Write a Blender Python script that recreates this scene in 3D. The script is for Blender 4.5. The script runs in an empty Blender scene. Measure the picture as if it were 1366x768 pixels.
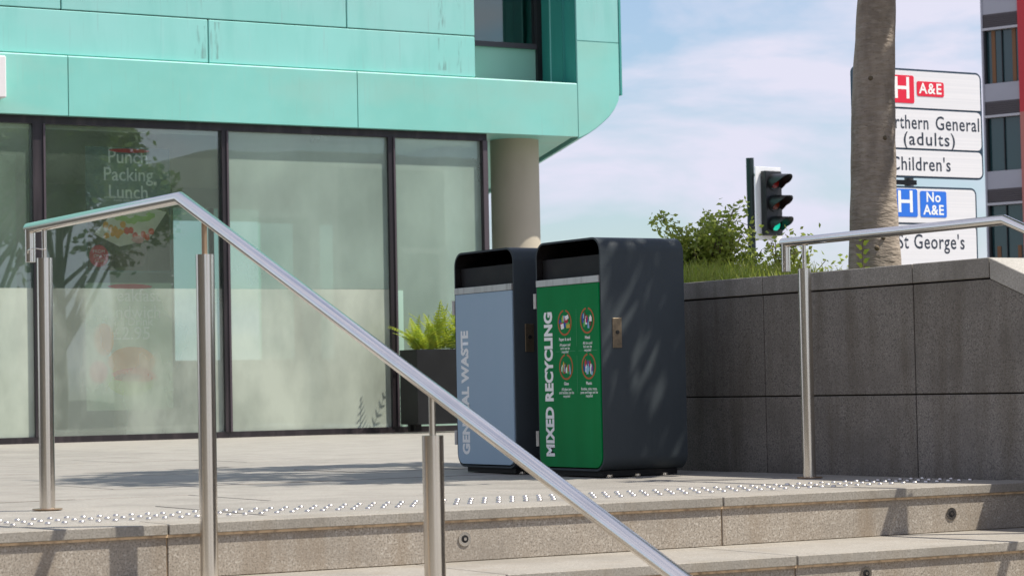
import bpy, bmesh, math, random
import numpy as np
from mathutils import Vector, Matrix
R = math.radians
random.seed(7); rng = np.random.default_rng(7)
S = bpy.context.scene
C = bpy.data.collections.new("place"); S.collection.children.link(C)

# ------------------------------------------------------------------ camera
# world axes: x along the steps and the shop front, y away from the steps, z up; the landing is z = 0
EYE = Vector((0, 0, .43)); HEAD = R(30.4); PITCH = R(2.386); ROLL = R(1.162)
Fw = Vector((math.cos(PITCH)*math.sin(HEAD), math.cos(PITCH)*math.cos(HEAD), math.sin(PITCH)))
Rt = Vector((math.cos(HEAD), -math.sin(HEAD), 0)); Up = Rt.cross(Fw)
R2 = Rt*math.cos(ROLL)-Up*math.sin(ROLL); U2 = Rt*math.sin(ROLL)+Up*math.cos(ROLL)
cd = bpy.data.cameras.new("camera"); cam = bpy.data.objects.new("camera", cd); C.objects.link(cam)
cam.matrix_world = Matrix(((R2.x, U2.x, -Fw.x, EYE.x), (R2.y, U2.y, -Fw.y, EYE.y), (R2.z, U2.z, -Fw.z, EYE.z), (0, 0, 0, 1)))
cd.sensor_width = 36; cd.lens = 3246/1366*36; cd.clip_end = 3000; cd.clip_start = .1
cd.dof.use_dof = True; cd.dof.focus_distance = 11.4; cd.dof.aperture_fstop = 11
S.camera = cam
S.cycles.transparent_max_bounces = 32; S.cycles.max_bounces = 12

# ------------------------------------------------------------------ light
SUN = Vector((1.33, -1.0, 2.79)).normalized()
EL = math.asin(SUN.z); AZ = math.atan2(SUN.x, SUN.y)
W = bpy.data.worlds.new("World"); S.world = W; W.use_nodes = True
nt = W.node_tree; N = nt.nodes; L = nt.links
for n in list(N): N.remove(n)
out = N.new('ShaderNodeOutputWorld'); bg = N.new('ShaderNodeBackground'); bg.inputs[1].default_value = .10
sky = N.new('ShaderNodeTexSky'); sky.sky_type = 'NISHITA'; sky.sun_disc = False
sky.sun_elevation = EL; sky.sun_rotation = AZ; sky.air_density = 1.3; sky.dust_density = .3; sky.ozone_density = 3.0
tc = N.new('ShaderNodeTexCoord'); mp = N.new('ShaderNodeMapping'); mp.inputs['Scale'].default_value = (4, 4, 13); mp.inputs['Rotation'].default_value = (R(5), R(-4), 0)
no = N.new('ShaderNodeTexNoise'); no.inputs['Scale'].default_value = 1.5; no.inputs['Detail'].default_value = 7; no.inputs['Roughness'].default_value = .55
no.inputs['Distortion'].default_value = .35
cr = N.new('ShaderNodeValToRGB'); cr.color_ramp.elements[0].position = .42; cr.color_ramp.elements[1].position = .58
cr.color_ramp.elements[0].color = (.22, .22, .22, 1); cr.color_ramp.elements[1].color = (1, 1, 1, 1)
mx = N.new('ShaderNodeMix'); mx.data_type = 'RGBA'; mx.inputs[7].default_value = (5.9, 5.9, 7.0, 1)
L.new(tc.outputs['Generated'], mp.inputs[0]); L.new(mp.outputs[0], no.inputs['Vector']); L.new(no.outputs[0], cr.inputs[0])
L.new(cr.outputs[0], mx.inputs[0]); tn = N.new('ShaderNodeMix'); tn.data_type = 'RGBA'; tn.blend_type = 'MULTIPLY'; tn.inputs[0].default_value = 1; tn.inputs[7].default_value = (.72, .86, 1, 1)
L.new(sky.outputs[0], tn.inputs[6]); L.new(tn.outputs[2], mx.inputs[6]); L.new(mx.outputs[2], bg.inputs[0]); L.new(bg.outputs[0], out.inputs[0])
sl = bpy.data.lights.new("sun", 'SUN'); so = bpy.data.objects.new("sun", sl); C.objects.link(so)
sl.energy = 4.9; sl.angle = R(.53); sl.color = (1, .94, .84)
so.rotation_euler = SUN.to_track_quat('Z', 'Y').to_euler()
S.view_settings.view_transform = 'Standard'; S.view_settings.look = 'None'; S.view_settings.exposure = .40; S.view_settings.gamma = 1

# ------------------------------------------------------------------ materials
def mat(name, col, rough=.6, metal=0, spec=.5, noise=None, bump=None, tr=0, coat=0, em=None, var=0):
    """noise: list of (scale(xyz or float), colour, low, high, strength); bump: (scale, strength, distance); var: per-object brightness"""
    m = bpy.data.materials.new(name); m.use_nodes = True; t = m.node_tree; n = t.nodes; l = t.links
    b = n['Principled BSDF']; b.inputs['Base Color'].default_value = (*col, 1); b.inputs['Roughness'].default_value = rough
    b.inputs['Metallic'].default_value = metal; b.inputs['Specular IOR Level'].default_value = spec; b.inputs['Coat Weight'].default_value = coat
    b.inputs['Coat Roughness'].default_value = .12
    geo = n.new('ShaderNodeNewGeometry'); last = None
    def mapped(sc):
        mp = n.new('ShaderNodeMapping'); mp.inputs['Scale'].default_value = sc if hasattr(sc, '__len__') else (sc,)*3
        l.new(geo.outputs['Position'], mp.inputs[0]); return mp.outputs[0]
    for (sc, c2, lo, hi, st) in (noise or []):
        tx = n.new('ShaderNodeTexNoise'); tx.inputs['Scale'].default_value = 1; tx.inputs['Detail'].default_value = 5; l.new(mapped(sc), tx.inputs['Vector'])
        mr = n.new('ShaderNodeMapRange'); mr.inputs[1].default_value = lo; mr.inputs[2].default_value = hi; mr.inputs[4].default_value = st
        l.new(tx.outputs[0], mr.inputs[0]); mi = n.new('ShaderNodeMix'); mi.data_type = 'RGBA'; l.new(mr.outputs[0], mi.inputs[0])
        if last: l.new(last, mi.inputs[6])
        else: mi.inputs[6].default_value = (*col, 1)
        mi.inputs[7].default_value = (*c2, 1); last = mi.outputs[2]
    if var:
        oi = n.new('ShaderNodeObjectInfo'); mr = n.new('ShaderNodeMapRange'); mr.inputs[3].default_value = 1-var; mr.inputs[4].default_value = 1+var
        l.new(oi.outputs['Random'], mr.inputs[0]); hs = n.new('ShaderNodeHueSaturation'); l.new(mr.outputs[0], hs.inputs['Value'])
        if last: l.new(last, hs.inputs['Color'])
        else: hs.inputs['Color'].default_value = (*col, 1)
        last = hs.outputs[0]
    if last: l.new(last, b.inputs['Base Color'])
    if bump:
        tx = n.new('ShaderNodeTexNoise'); tx.inputs['Scale'].default_value = 1; tx.inputs['Detail'].default_value = 4; l.new(mapped(bump[0]), tx.inputs['Vector'])
        bp = n.new('ShaderNodeBump'); bp.inputs['Strength'].default_value = bump[1]; bp.inputs['Distance'].default_value = bump[2]
        l.new(tx.outputs[0], bp.inputs['Height']); l.new(bp.outputs[0], b.inputs['Normal'])
    if tr:
        td = n.new('ShaderNodeBsdfTranslucent'); ms = n.new('ShaderNodeMixShader'); ms.inputs[0].default_value = tr
        if last: l.new(last, td.inputs[0])
        else: td.inputs[0].default_value = (*col, 1)
        l.new(b.outputs[0], ms.inputs[1]); l.new(td.outputs[0], ms.inputs[2]); l.new(ms.outputs[0], n['Material Output'].inputs[0])
    if em: b.inputs['Emission Color'].default_value = (*em[0], 1); b.inputs['Emission Strength'].default_value = em[1]
    return m
def glass(name, tint, gloss, rough=.01):
    m = bpy.data.materials.new(name); m.use_nodes = True; t = m.node_tree; n = t.nodes; l = t.links
    n.remove(n['Principled BSDF']); tb = n.new('ShaderNodeBsdfTransparent'); tb.inputs[0].default_value = (*tint, 1)
    gb = n.new('ShaderNodeBsdfGlossy'); gb.inputs['Roughness'].default_value = rough; gb.inputs[0].default_value = (.82, .95, .9, 1)
    geo = n.new('ShaderNodeNewGeometry'); mp = n.new('ShaderNodeMapping'); mp.inputs['Scale'].default_value = (.7, .7, .5); tx = n.new('ShaderNodeTexNoise'); tx.inputs['Scale'].default_value = 1
    bp = n.new('ShaderNodeBump'); bp.inputs['Strength'].default_value = .25; bp.inputs['Distance'].default_value = .01
    l.new(geo.outputs['Position'], mp.inputs[0]); l.new(mp.outputs[0], tx.inputs['Vector']); l.new(tx.outputs[0], bp.inputs['Height']); l.new(bp.outputs[0], gb.inputs['Normal'])
    lw = n.new('ShaderNodeFresnel'); lw.inputs[0].default_value = 1.5; ad = n.new('ShaderNodeMath'); ad.operation = 'ADD'; ad.use_clamp = True; ad.inputs[1].default_value = gloss
    l.new(lw.outputs[0], ad.inputs[0]); ms = n.new('ShaderNodeMixShader'); l.new(ad.outputs[0], ms.inputs[0]); l.new(tb.outputs[0], ms.inputs[1]); l.new(gb.outputs[0], ms.inputs[2])
    l.new(ms.outputs[0], n['Material Output'].inputs[0]); return m
def film(name, col, opac, lo=.35, hi=.7, streak=(1.2, 1.2, .8), var=.25):
    """translucent sheet: part diffuse, part translucent, part see-through"""
    m = bpy.data.materials.new(name); m.use_nodes = True; t = m.node_tree; n = t.nodes; l = t.links
    n.remove(n['Principled BSDF']); tb = n.new('ShaderNodeBsdfTransparent'); d = n.new('ShaderNodeBsdfDiffuse'); tl = n.new('ShaderNodeBsdfTranslucent')
    d.inputs[0].default_value = (*col, 1); tl.inputs[0].default_value = (*col, 1)
    a = n.new('ShaderNodeMixShader'); a.inputs[0].default_value = .15; l.new(d.outputs[0], a.inputs[1]); l.new(tl.outputs[0], a.inputs[2])
    geo = n.new('ShaderNodeNewGeometry'); mp = n.new('ShaderNodeMapping'); mp.inputs['Scale'].default_value = streak; l.new(geo.outputs['Position'], mp.inputs[0])
    tx = n.new('ShaderNodeTexNoise'); tx.inputs['Scale'].default_value = 1; tx.inputs['Detail'].default_value = 6; l.new(mp.outputs[0], tx.inputs['Vector'])
    mr = n.new('ShaderNodeMapRange'); mr.inputs[1].default_value = lo; mr.inputs[2].default_value = hi; mr.inputs[3].default_value = opac-var; mr.inputs[4].default_value = min(1, opac+var); l.new(tx.outputs[0], mr.inputs[0])
    ms = n.new('ShaderNodeMixShader'); l.new(mr.outputs[0], ms.inputs[0]); l.new(tb.outputs[0], ms.inputs[1]); l.new(a.outputs[0], ms.inputs[2]); l.new(ms.outputs[0], n['Material Output'].inputs[0])
    return m
def granite(name, c, dark, light, stain=None, ss=.5, var=.05):
    nz = [((150,)*3, dark, .48, .64, .85), ((110,)*3, light, .53, .68, .7), ((3.1, 3.1, 5), tuple(x*.66 for x in c), .45, .72, .65)]
    nz.append(((21, 21, 21), tuple(x*.6 for x in c), .60, .74, .5))
    if stain: nz.append(((9, 9, 1.1), stain, .5, .75, ss))
    return mat(name, c, .75, spec=.35, noise=nz, bump=((160,)*3, .35, .002), var=var)
M = dict(
    step=granite('step granite', (.36, .315, .26), (.16, .14, .115), (.56, .52, .45), (.22, .16, .10), .45),
    tread=granite('tread granite', (.32, .295, .255), (.20, .185, .16), (.42, .395, .35), (.25, .21, .16), .4),
    pave=granite('paving granite', (.295, .275, .245), (.20, .19, .17), (.38, .36, .325), (.21, .19, .165), .4, .07),
    wall=granite('wall granite', (.225, .205, .18), (.09, .085, .078), (.34, .32, .29), (.10, .082, .058), .6, .12),
    coping=granite('coping granite', (.30, .28, .25), (.15, .145, .135), (.42, .40, .36), (.12, .105, .08), .55, .07),
    coping_sunlit=granite('sunlit coping granite', (.42, .4, .36), (.28, .27, .24), (.52, .5, .46)),  # lighter copy of the coping granite, sun on the slope put into its colour
    mortar=mat('sandy mortar', (.60, .43, .26), .9, noise=[(30, (.2, .13, .08), .45, .7, .8)]),
    joint=mat('dark joint', (.035, .033, .03), .95),
    wallmortar=mat('wall joint', (.05, .042, .033), .95, noise=[(12, (.02, .02, .02), .4, .7, .8)]),
    steel=mat('brushed stainless steel', (.75, .71, .65),   .19, 1, noise=[((14, 14, 2.5), (.60, .55, .48), .45, .75, .5)], bump=((60, 60, 700), .03, .001)),
    steelrail=mat('polished stainless rail', (.80, .765, .71), .13, 1, noise=[(6, (.66, .63, .6), .45, .75, .45)], bump=None),
    stud=mat('polished stud steel', (.62, .585, .56), .34, 1, noise=[(25, (.42, .38, .34), .45, .7, .7)]),
    rust=mat('tea stained steel', (.42, .3, .2), .45, .8),
    shell=mat('satin black powder coat', (.050, .060, .067), .44, spec=.10, noise=[((2.5, 2.5, 1.2), (.066, .078, .086), .4, .7, .8), ((60,)*3, (.045, .045, .048), .62, .8, .4)], bump=((320,)*3, .08, .0006)),
    inner=mat('matte black lining', (.012, .012, .013), .6, spec=.3, noise=[(8, (.022, .021, .02), .4, .7, .8)]),
    gloss=mat('glossy black hood', (.014, .012, .012), .12, spec=.6),
    green=mat('green door enamel', (.0003, .19, .048), .40, spec=.12, noise=[((3, 9, 1.5), (.001, .235, .065), .4, .7, .6), (90, (.003, .08, .03), .6, .8, .35)]),
    grey=mat('blue grey door enamel', (.34, .46, .56), .42, spec=.3, noise=[((3, 9, 1.5), (.32, .45, .55), .4, .7, .6), (90, (.2, .28, .35), .6, .8, .3)]),
    strip=mat('brushed aluminium strip', (.60, .59, .57), .42, .75, noise=[((30, 30, 4), (.36, .35, .33), .5, .75, .6)]),
    brass=mat('worn bronze lock plate', (.32, .25, .17), .4, .85, noise=[(60, (.2, .16, .11), .45, .7, .7)]),
    print=mat('white print', (.90, .91, .88), .5, noise=[(50, (.6, .65, .6), .6, .8, .3)]),
    ring=mat('orange print', (.42, .10, .02), .5), hair=mat('pale green print', (.05, .28, .13), .5),
    pb=mat('blue print', (.02, .05, .36), .5), pr=mat('red print', (.45, .02, .03), .5), pl=mat('leaf green print', (.12, .45, .1), .5),
    py=mat('yellow print', (.6, .42, .05), .5), pc=mat('sky print', (.25, .5, .62), .5), pn=mat('brown print', (.16, .04, .02), .5), pp=mat('purple print', (.15, .05, .25), .5),
    cop=mat('green patinated copper', (.235, .575, .52), .5, spec=.35, noise=[((.5, .5, 1.1), (.30, .55, .52), .45, .65, .7), ((.8, .8, .6), (.30, .64, .60), .4, .65, .6), ((30, 30, 1.6), (.24, .42, .39), .60, .78, .55), ((5, 5, .9), (.18, .50, .45), .5, .75, .5), ((14, 14, 1.2), (.34, .60, .57), .6, .8, .4)], bump=((3, 3, 3), .12, .01), var=.035),
    cop2=mat('green patinated fascia copper', (.215, .56, .49), .5, spec=.4, noise=[((.7, .7, 1.5), (.29, .54, .47), .45, .62, .7), ((1.4, 1.4, 1.4), (.25, .64, .58), .4, .65, .5), ((34, 34, 2), (.25, .44, .38), .62, .8, .45), ((4, 4, 4), (.27, .60, .52), .5, .75, .45), ((22, 22, 2), (.30, .55, .48), .6, .8, .35)], bump=((3, 3, 3), .12, .01), var=.03),
    copd=mat('shade toned green copper', (.05, .30, .26), .5, noise=[((6, 6, 1), (.04, .24, .21), .4, .7, .6)]),  # shade of the window recess put into the copper colour
    copstain=mat('dirt streak on copper', (.2, .33, .31), .7, noise=[((40, 40, 6), (.235, .60, .50), .42, .55, .9)]),
    frame=mat('aubergine window frame', (.018, .014, .017), .4, noise=[((9, 9, 1), (.07, .055, .06), .5, .75, .6)]),
    mull=mat('weathered mullion cap', (.08, .065, .075), .4, spec=.4),
    stile=mat('pale green door frame', (.42, .60, .50), .4),
    glass=glass('shop glass', (.86, .96, .91), .17), rear=glass('tinted rear glass', (.42, .60, .56), .05), upglass=glass('upper window glass', (.42, .5, .5), .12),
    film=film('frosted window film', (.76, .83, .70), .55, .38, .64, (1.6, 1.6, .9), var=.13), film4=film('thin frosted window film', (.78, .85, .73), .32, .38, .64, (2.2, 2.2, 1.1), var=.12), haze=film('pale glass veil', (.70, .88, .76), .36, var=.07),
    hazed=film('pale glass veil in the left bays', (.62, .80, .66), .12, var=.07), haze4=film('faint glass veil', (.6, .76, .64), .05, var=.03),  # haze films: pale veil colour laid on the glass to brighten it
    spandrel=mat('pale green spandrel glass', (.36, .60, .48), .25),
    concrete=mat('smooth cast concrete', (.46, .41, .32), .8, noise=[((2, 2, 1.2), (.37, .33, .25), .4, .7, .7), (60, (.3, .26, .21), .66, .8, .5)], bump=((50,)*3, .2, .002)),
    inwall=mat('cafe wall', (.34, .42, .36), .8, noise=[(1.2, (.26, .33, .29), .4, .7, .6)]), ceil=mat('cafe ceiling', (.62, .66, .55), .8),
    infloor=mat('cafe floor', (.3, .29, .26), .5), incol=mat('cafe column', (.33, .35, .36), .7), beam=mat('cafe beam', (.2, .23, .25), .6),
    bark=mat('smooth grey bark', (.36, .30, .24), .85, noise=[((9, 9, 3), (.20, .165, .13), .42, .66, .8), ((16, 16, 46), (.46, .40, .33), .52, .72, .45), ((38, 38, 90), (.10, .08, .06), .6, .78, .7), ((5, 5, 1.5), (.2, .12, .06), .55, .75, .5)], bump=((14, 14, 38), .7, .02)),
    twig=mat('twig', (.13, .10, .06), .8),
    leaf=mat('tree leaf', (.12, .18, .035), .5, tr=.5, noise=[(2.5, (.20, .26, .06), .4, .65, .9)]),
    shrub=mat('shrub leaf', (.30, .38, .07), .5, tr=.6, noise=[(7, (.42, .45, .10), .4, .65, .9)]),
    grass=mat('ornamental grass', (.30, .38, .05), .5, tr=.5, noise=[(9, (.40, .40, .10), .4, .65, .9)]),
    fern=mat('fern frond', (.44, .50, .05), .5, tr=.5, noise=[(14, (.22, .34, .04), .4, .65, .9)]),
    soil=mat('soil', (.08, .06, .04), .95, noise=[(20, (.04, .03, .02), .4, .7, .8)]),
    planter=mat('black planter', (.009, .0095, .01), .6, spec=.25, noise=[(4, (.015, .016, .017), .4, .7, .8)]),
    asphalt=mat('asphalt', (.05, .05, .052), .9, noise=[(40, (.08, .08, .08), .5, .7, .6)]),
    pole=mat('dark green pole paint', (.010, .022, .022), .4), tl=mat('traffic light black', (.012, .012, .014), .4), tlw=mat('white backing board', (.78, .78, .8), .5),
    red=mat('unlit red lens', (.22, .008, .006), .25), amber=mat('unlit amber lens', (.16, .02, .004), .25), greenl=mat('lit green lens', (.0, .35, .25), .3, em=((.01, .55, .36), .7)),
    signw=mat('white sign sheeting', (.80, .79, .80), .5, noise=[((.1, .1, 60), (.72, .72, .74), .4, .6, .6)]), signb=mat('navy sign border', (.02, .045, .075), .5), signt=mat('black sign lettering', (.02, .03, .05), .5),
    signr=mat('red sign patch', (.75, .012, .045), .5), signbl=mat('blue sign patch', (.02, .17, .72), .5), signg=mat('grey sign post', (.2, .2, .21), .5, .5),
    bgrey=mat('grey cladding', (.40, .39, .43), .6, noise=[((1, 1, 3), (.34, .33, .37), .4, .7, .6)]), blouv=mat('brown louvre', (.10, .085, .09), .6), bframe=mat('pale sill', (.5, .48, .5), .5),
    bred=mat('red fin', (.55, .03, .04), .5), bsalm=mat('salmon fin', (.5, .17, .14), .6), bglass=mat('dark teal glazing', (.015, .05, .055), .12, spec=.8), bwood=mat('wood blind', (.20, .09, .035), .6),
    poster=film('printed poster film', (.22, .33, .32), .62, var=.04), poster2=film('printed pale poster film', (.60, .74, .56), .88, var=.05),
    pw=film('white poster print', (1, 1, .97), .96, var=.04), pred=film('red poster print', (.80, .06, .09), .9, var=.05), por=film('orange poster print', (.95, .45, .04), .95, var=.08),
    ptom=film('tomato poster print', (.85, .09, .04), .95, var=.08), plet=film('lettuce poster print', (.50, .72, .20), .85, var=.1), pbox=film('card tray poster print', (.9, .86, .68), .95, var=.05),
    pbrn=film('brown poster print', (.2, .13, .08), .5, var=.05), pbun=film('bun poster print', (.9, .38, .10), .95, var=.08), pgrn=film('leafy poster backdrop', (.12, .12, .06), .8, var=.15),
    bill=mat('beige render', (.72, .68, .58), .8, noise=[(1, (.64, .60, .50), .4, .7, .5)]), white=mat('white box sign', (.75, .72, .72), .5),
)

# ------------------------------------------------------------------ helpers
def tag(o, label=None, cat=None, group=None, kind=None):
    for k, v in (('label', label), ('category', cat), ('group', group), ('kind', kind)):
        if v: o[k] = v
    return o
def empty(name, loc=(0, 0, 0), **k):
    o = bpy.data.objects.new(name, None); o.location = loc; o.empty_display_size = .1; C.objects.link(o); return tag(o, **k)
class MB:
    """collects geometry (world coordinates unless the parent is a local root)"""
    def __init__(s): s.v = []; s.f = []; s.mi = []; s.sm = []
    def add(s, v, f, mi=0, sm=False):
        n = len(s.v); s.v += [tuple(p) for p in v]; s.f += [tuple(i+n for i in q) for q in f]; s.mi += [mi]*len(f); s.sm += [sm]*len(f); return s
    def box(s, a, b, mi=0):
        x0, y0, z0 = a; x1, y1, z1 = b
        return s.add([(x0, y0, z0), (x1, y0, z0), (x1, y1, z0), (x0, y1, z0), (x0, y0, z1), (x1, y0, z1), (x1, y1, z1), (x0, y1, z1)],
                     [(0, 3, 2, 1), (4, 5, 6, 7), (0, 1, 5, 4), (1, 2, 6, 5), (2, 3, 7, 6), (3, 0, 4, 7)], mi)
    def prism(s, pts, d, mi=0, sm=False, caps=True):
        """pts: list of 3D points (a planar loop), d: extrusion vector"""
        n = len(pts); p = [Vector(q) for q in pts]; d = Vector(d)
        s.add(p+[q+d for q in p], [(i, (i+1) % n, n+(i+1) % n, n+i) for i in range(n)], mi, sm)
        if caps: s.add(p, [tuple(range(n))[::-1]], mi); s.add([q+d for q in p], [tuple(range(n))], mi)
        return s
    def cyl(s, a, b, r, r2=None, n=20, mi=0, caps=True):
        a = Vector(a); b = Vector(b); r2 = r if r2 is None else r2; d = (b-a).normalized(); u = d.orthogonal().normalized(); w = d.cross(u)
        ring = lambda c, q: [c+(u*math.cos(2*math.pi*i/n)+w*math.sin(2*math.pi*i/n))*q for i in range(n)]
        s.add(ring(a, r)+ring(b, r2), [(i, (i+1) % n, n+(i+1) % n, n+i) for i in range(n)], mi, True)
        if caps: s.add(ring(a, r), [tuple(range(n))[::-1]], mi); s.add(ring(b, r2), [tuple(range(n))], mi)
        return s
    def sweep(s, pts, rad, n=20, caps=True, mi=0):
        """tube with mitred corners"""
        P = [Vector(p) for p in pts]; rad = rad if hasattr(rad, '__len__') else [rad]*len(P); rings = []
        d0 = (P[1]-P[0]).normalized(); u = d0.orthogonal().normalized(); w = d0.cross(u)
        ring = [P[0]+(u*math.cos(2*math.pi*i/n)+w*math.sin(2*math.pi*i/n))*rad[0] for i in range(n)]; rings.append(ring)
        for k in range(1, len(P)):
            d = (P[k]-P[k-1]).normalized(); e = (P[k+1]-P[k]).normalized() if k+1 < len(P) else d; nrm = (d+e).normalized()
            sc = rad[k]/rad[k-1]
            new = []
            for q in ring:
                off = q-P[k-1]; off = (off-d*off.dot(d)); off = off.normalized()*rad[k]*1.0
                t = -(off.dot(nrm))/d.dot(nrm); new.append(P[k]+off+d*t)
            rings.append(new); ring = []
            # express ring perpendicular to the next direction
            for q in new:
                o_ = q-P[k]; o_ = o_-e*o_.dot(e); ring.append(P[k]+o_)
        v = [q for r_ in rings for q in r_]; f = [(k*n+i, k*n+(i+1) % n, (k+1)*n+(i+1) % n, (k+1)*n+i) for k in range(len(rings)-1) for i in range(n)]
        s.add(v, f, mi, True)
        if caps: s.add(rings[0], [tuple(range(n))[::-1]], mi); s.add(rings[-1], [tuple(range(n))], mi)
        return s
    def build(s, name, m, parent=None, bevel=0, auto=True):
        me = bpy.data.meshes.new(name); me.from_pydata(s.v, [], s.f)
        for q in (m if isinstance(m, (list, tuple)) else [m]): me.materials.append(q)
        me.polygons.foreach_set('material_index', s.mi); me.polygons.foreach_set('use_smooth', s.sm)
        if bevel:
            bm = bmesh.new(); bm.from_mesh(me); bmesh.ops.remove_doubles(bm, verts=bm.verts, dist=1e-5); bmesh.ops.recalc_face_normals(bm, faces=bm.faces)
            ed = [e for e in bm.edges if len(e.link_faces) == 2 and e.calc_face_angle(0) > .6]
            bmesh.ops.bevel(bm, geom=ed, offset=bevel, segments=1, affect='EDGES', profile=.5); bm.to_mesh(me); bm.free()
        else:
            bm = bmesh.new(); bm.from_mesh(me); bmesh.ops.recalc_face_normals(bm, faces=bm.faces); bm.to_mesh(me); bm.free()
        o = bpy.data.objects.new(name, me); C.objects.link(o)
        if parent is not None: attach(o, parent)
        return o
def wloc(o):
    p = Vector(o.location)
    while o.parent: o = o.parent; p += Vector(o.location)
    return p
def attach(o, parent):
    """vertices are in world coordinates; keep them there"""
    off = wloc(parent)
    o.data.transform(Matrix.Translation(-off)); o.parent = parent
def bx(name, a, b, m, parent=None, bevel=0): return MB().box(a, b).build(name, m, parent, bevel)
def link_copy(src, name=None, loc=None, parent=None):
    c = src.copy(); C.objects.link(c); c.parent = parent if parent is not None else src.parent
    if loc is not None: c.location = loc
    return c
def copy_tree(o, parent=None):
    c = o.copy(); C.objects.link(c); c.parent = parent
    for ch in [x for x in list(C.objects) if x.parent == o]: copy_tree(ch, c)
    return c
def text(name, body, size, m, parent, origin, ux, uy, align='LEFT', bold=0, sx=1, depth=.0006, spacing=1, shear=0, fit=None):
    """flat print: glyph x runs along ux, glyph y along uy, lifted a hair off its surface"""
    cu = bpy.data.curves.new(name, 'FONT'); cu.body = body; cu.size = size; cu.align_x = align; cu.align_y = 'CENTER'; cu.offset = bold; cu.resolution_u = 3; cu.space_character = spacing; cu.space_line = .92; cu.shear = shear
    t = bpy.data.objects.new(name, cu); C.objects.link(t); dg = bpy.context.evaluated_depsgraph_get(); dg.update()
    me = bpy.data.meshes.new_from_object(t.evaluated_get(dg)); bpy.data.objects.remove(t); bpy.data.curves.remove(cu)
    if fit:
        xs_ = [v.co.x for v in me.vertices]; sx = fit/(max(xs_)-min(xs_))
    ux = Vector(ux).normalized(); uy = Vector(uy).normalized(); n = ux.cross(uy); o_ = Vector(origin)+n*depth
    me.transform(Matrix(((ux.x*sx, uy.x, n.x, o_.x), (ux.y*sx, uy.y, n.y, o_.y), (ux.z*sx, uy.z, n.z, o_.z), (0, 0, 0, 1))))
    me.materials.clear(); me.materials.append(m); me.name = name
    o = bpy.data.objects.new(name, me); C.objects.link(o)
    if parent is not None: attach(o, parent)
    return o
def disc(origin, ux, uy, rx, ry=None, n=24, r_in=0, a0=0, a1=2*math.pi, mb=None, mi=0):
    mb = mb or MB(); ux = Vector(ux); uy = Vector(uy); ry = ry or rx; o_ = Vector(origin)
    A = [a0+(a1-a0)*i/n for i in range(n+1)]
    po = [o_+ux*math.cos(a)*rx+uy*math.sin(a)*ry for a in A]
    if r_in:
        pi_ = [o_+ux*math.cos(a)*rx*r_in+uy*math.sin(a)*ry*r_in for a in A]
        mb.add(po+pi_, [(i, i+1, n+2+i, n+1+i) for i in range(n)], mi)
    else: mb.add(po[:-1], [tuple(range(n))], mi)
    return mb
def rrect(w, h, r, n=6, corners=(1, 1, 1, 1)):
    """2D rounded rectangle from (0,0) to (w,h); corners bl, br, tr, tl"""
    pts = []
    for k, (cx, cy, a) in enumerate(((r, r, math.pi), (w-r, r, 1.5*math.pi), (w-r, h-r, 0), (r, h-r, .5*math.pi))):
        if corners[k]: pts += [(cx+r*math.cos(a+i*math.pi/2/n), cy+r*math.sin(a+i*math.pi/2/n)) for i in range(n+1)]
        else: pts.append(((0, 0), (w, 0), (w, h), (0, h))[k])
    return pts
def leaves(name, centers, size, m, parent=None, aspect=.55, updir=.3, seed=1, jit=.5):
    """many leaf-sized pointed faces"""
    g = np.random.default_rng(seed); c = np.asarray(centers); n = len(c)
    u = g.normal(size=(n, 3)); u[:, 2] *= .6; u /= np.linalg.norm(u, axis=1)[:, None]
    t = g.normal(size=(n, 3)); t[:, 2] += updir*3; w = np.cross(u, t); w /= np.linalg.norm(w, axis=1)[:, None]
    s = size*(1-jit/2+jit*g.random(n))[:, None]; nn = np.cross(u, w)
    v = np.stack([c-u*s*.5, c+w*s*aspect*.5+nn*s*.08, c+u*s*.5, c-w*s*aspect*.5+nn*s*.08], 1).reshape(-1, 3)
    me = bpy.data.meshes.new(name); me.vertices.add(4*n); me.vertices.foreach_set('co', v.ravel())
    me.loops.add(4*n); me.loops.foreach_set('vertex_index', np.arange(4*n)); me.polygons.add(n)
    me.polygons.foreach_set('loop_start', np.arange(0, 4*n, 4)); me.polygons.foreach_set('loop_total', np.full(n, 4)); me.update(calc_edges=True); me.validate()
    me.materials.append(m); o = bpy.data.objects.new(name, me); C.objects.link(o)
    if parent is not None: attach(o, parent)
    return o

# ================================================================== SETTING: ground
tag(bx('ground', (-900, -900, -1.9), (1200, 1500, -1.36), M['asphalt']), kind='structure')
tag(bx('plaza', (-60, -70, -1.5), (60, 4.3, -1.355), M['pave']), kind='structure')
landing = bx('landing', (-14, 7.735, -1.36), (7.1, 23.70, -.022), M['joint']); tag(landing, kind='structure')
tag(bx('terrace', (7.1, 12.96, -1.36), (34, 60, -.02), M['pave']), kind='structure')
# paving slabs, sharing meshes, a few millimetres uneven
XE = (3.152-.0, 5.437)      # joints seen in the first nosing
rows = [(7.97+.0, 9.05)]; y = 9.05
while y < 23.6: rows.append((y, min(y+.9, 23.66))); y += .9
cnt = 0
slab_me = {}
for r_, (y0, y1) in enumerate(rows):
    w = 1.15; x = 7.1-(.55 if r_ % 2 else 0)*w; x1 = 7.1
    while x1 > -4.5 and cnt < 280:
        x0 = x-w if x1 == 7.1 and x < 7.1 else x1-w
        if x1 == 7.1 and x < 7.1: x0 = x
        if x1 > .30*y0-.6:
            key = (round(x1-x0, 3), round(y1-y0, 3))
            if key not in slab_me:
                o = bx('paving_slab', (.002, .002, -.03), (x1-x0-.002, y1-y0-.002, 0), M['pave'], None, .0015); slab_me[key] = o.data
            else: o = bpy.data.objects.new('paving_slab', slab_me[key]); C.objects.link(o)
            o.parent = landing; o.location = (x0, y0, random.uniform(-.003, .0015)); cnt += 1
        x1 = x0
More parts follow.
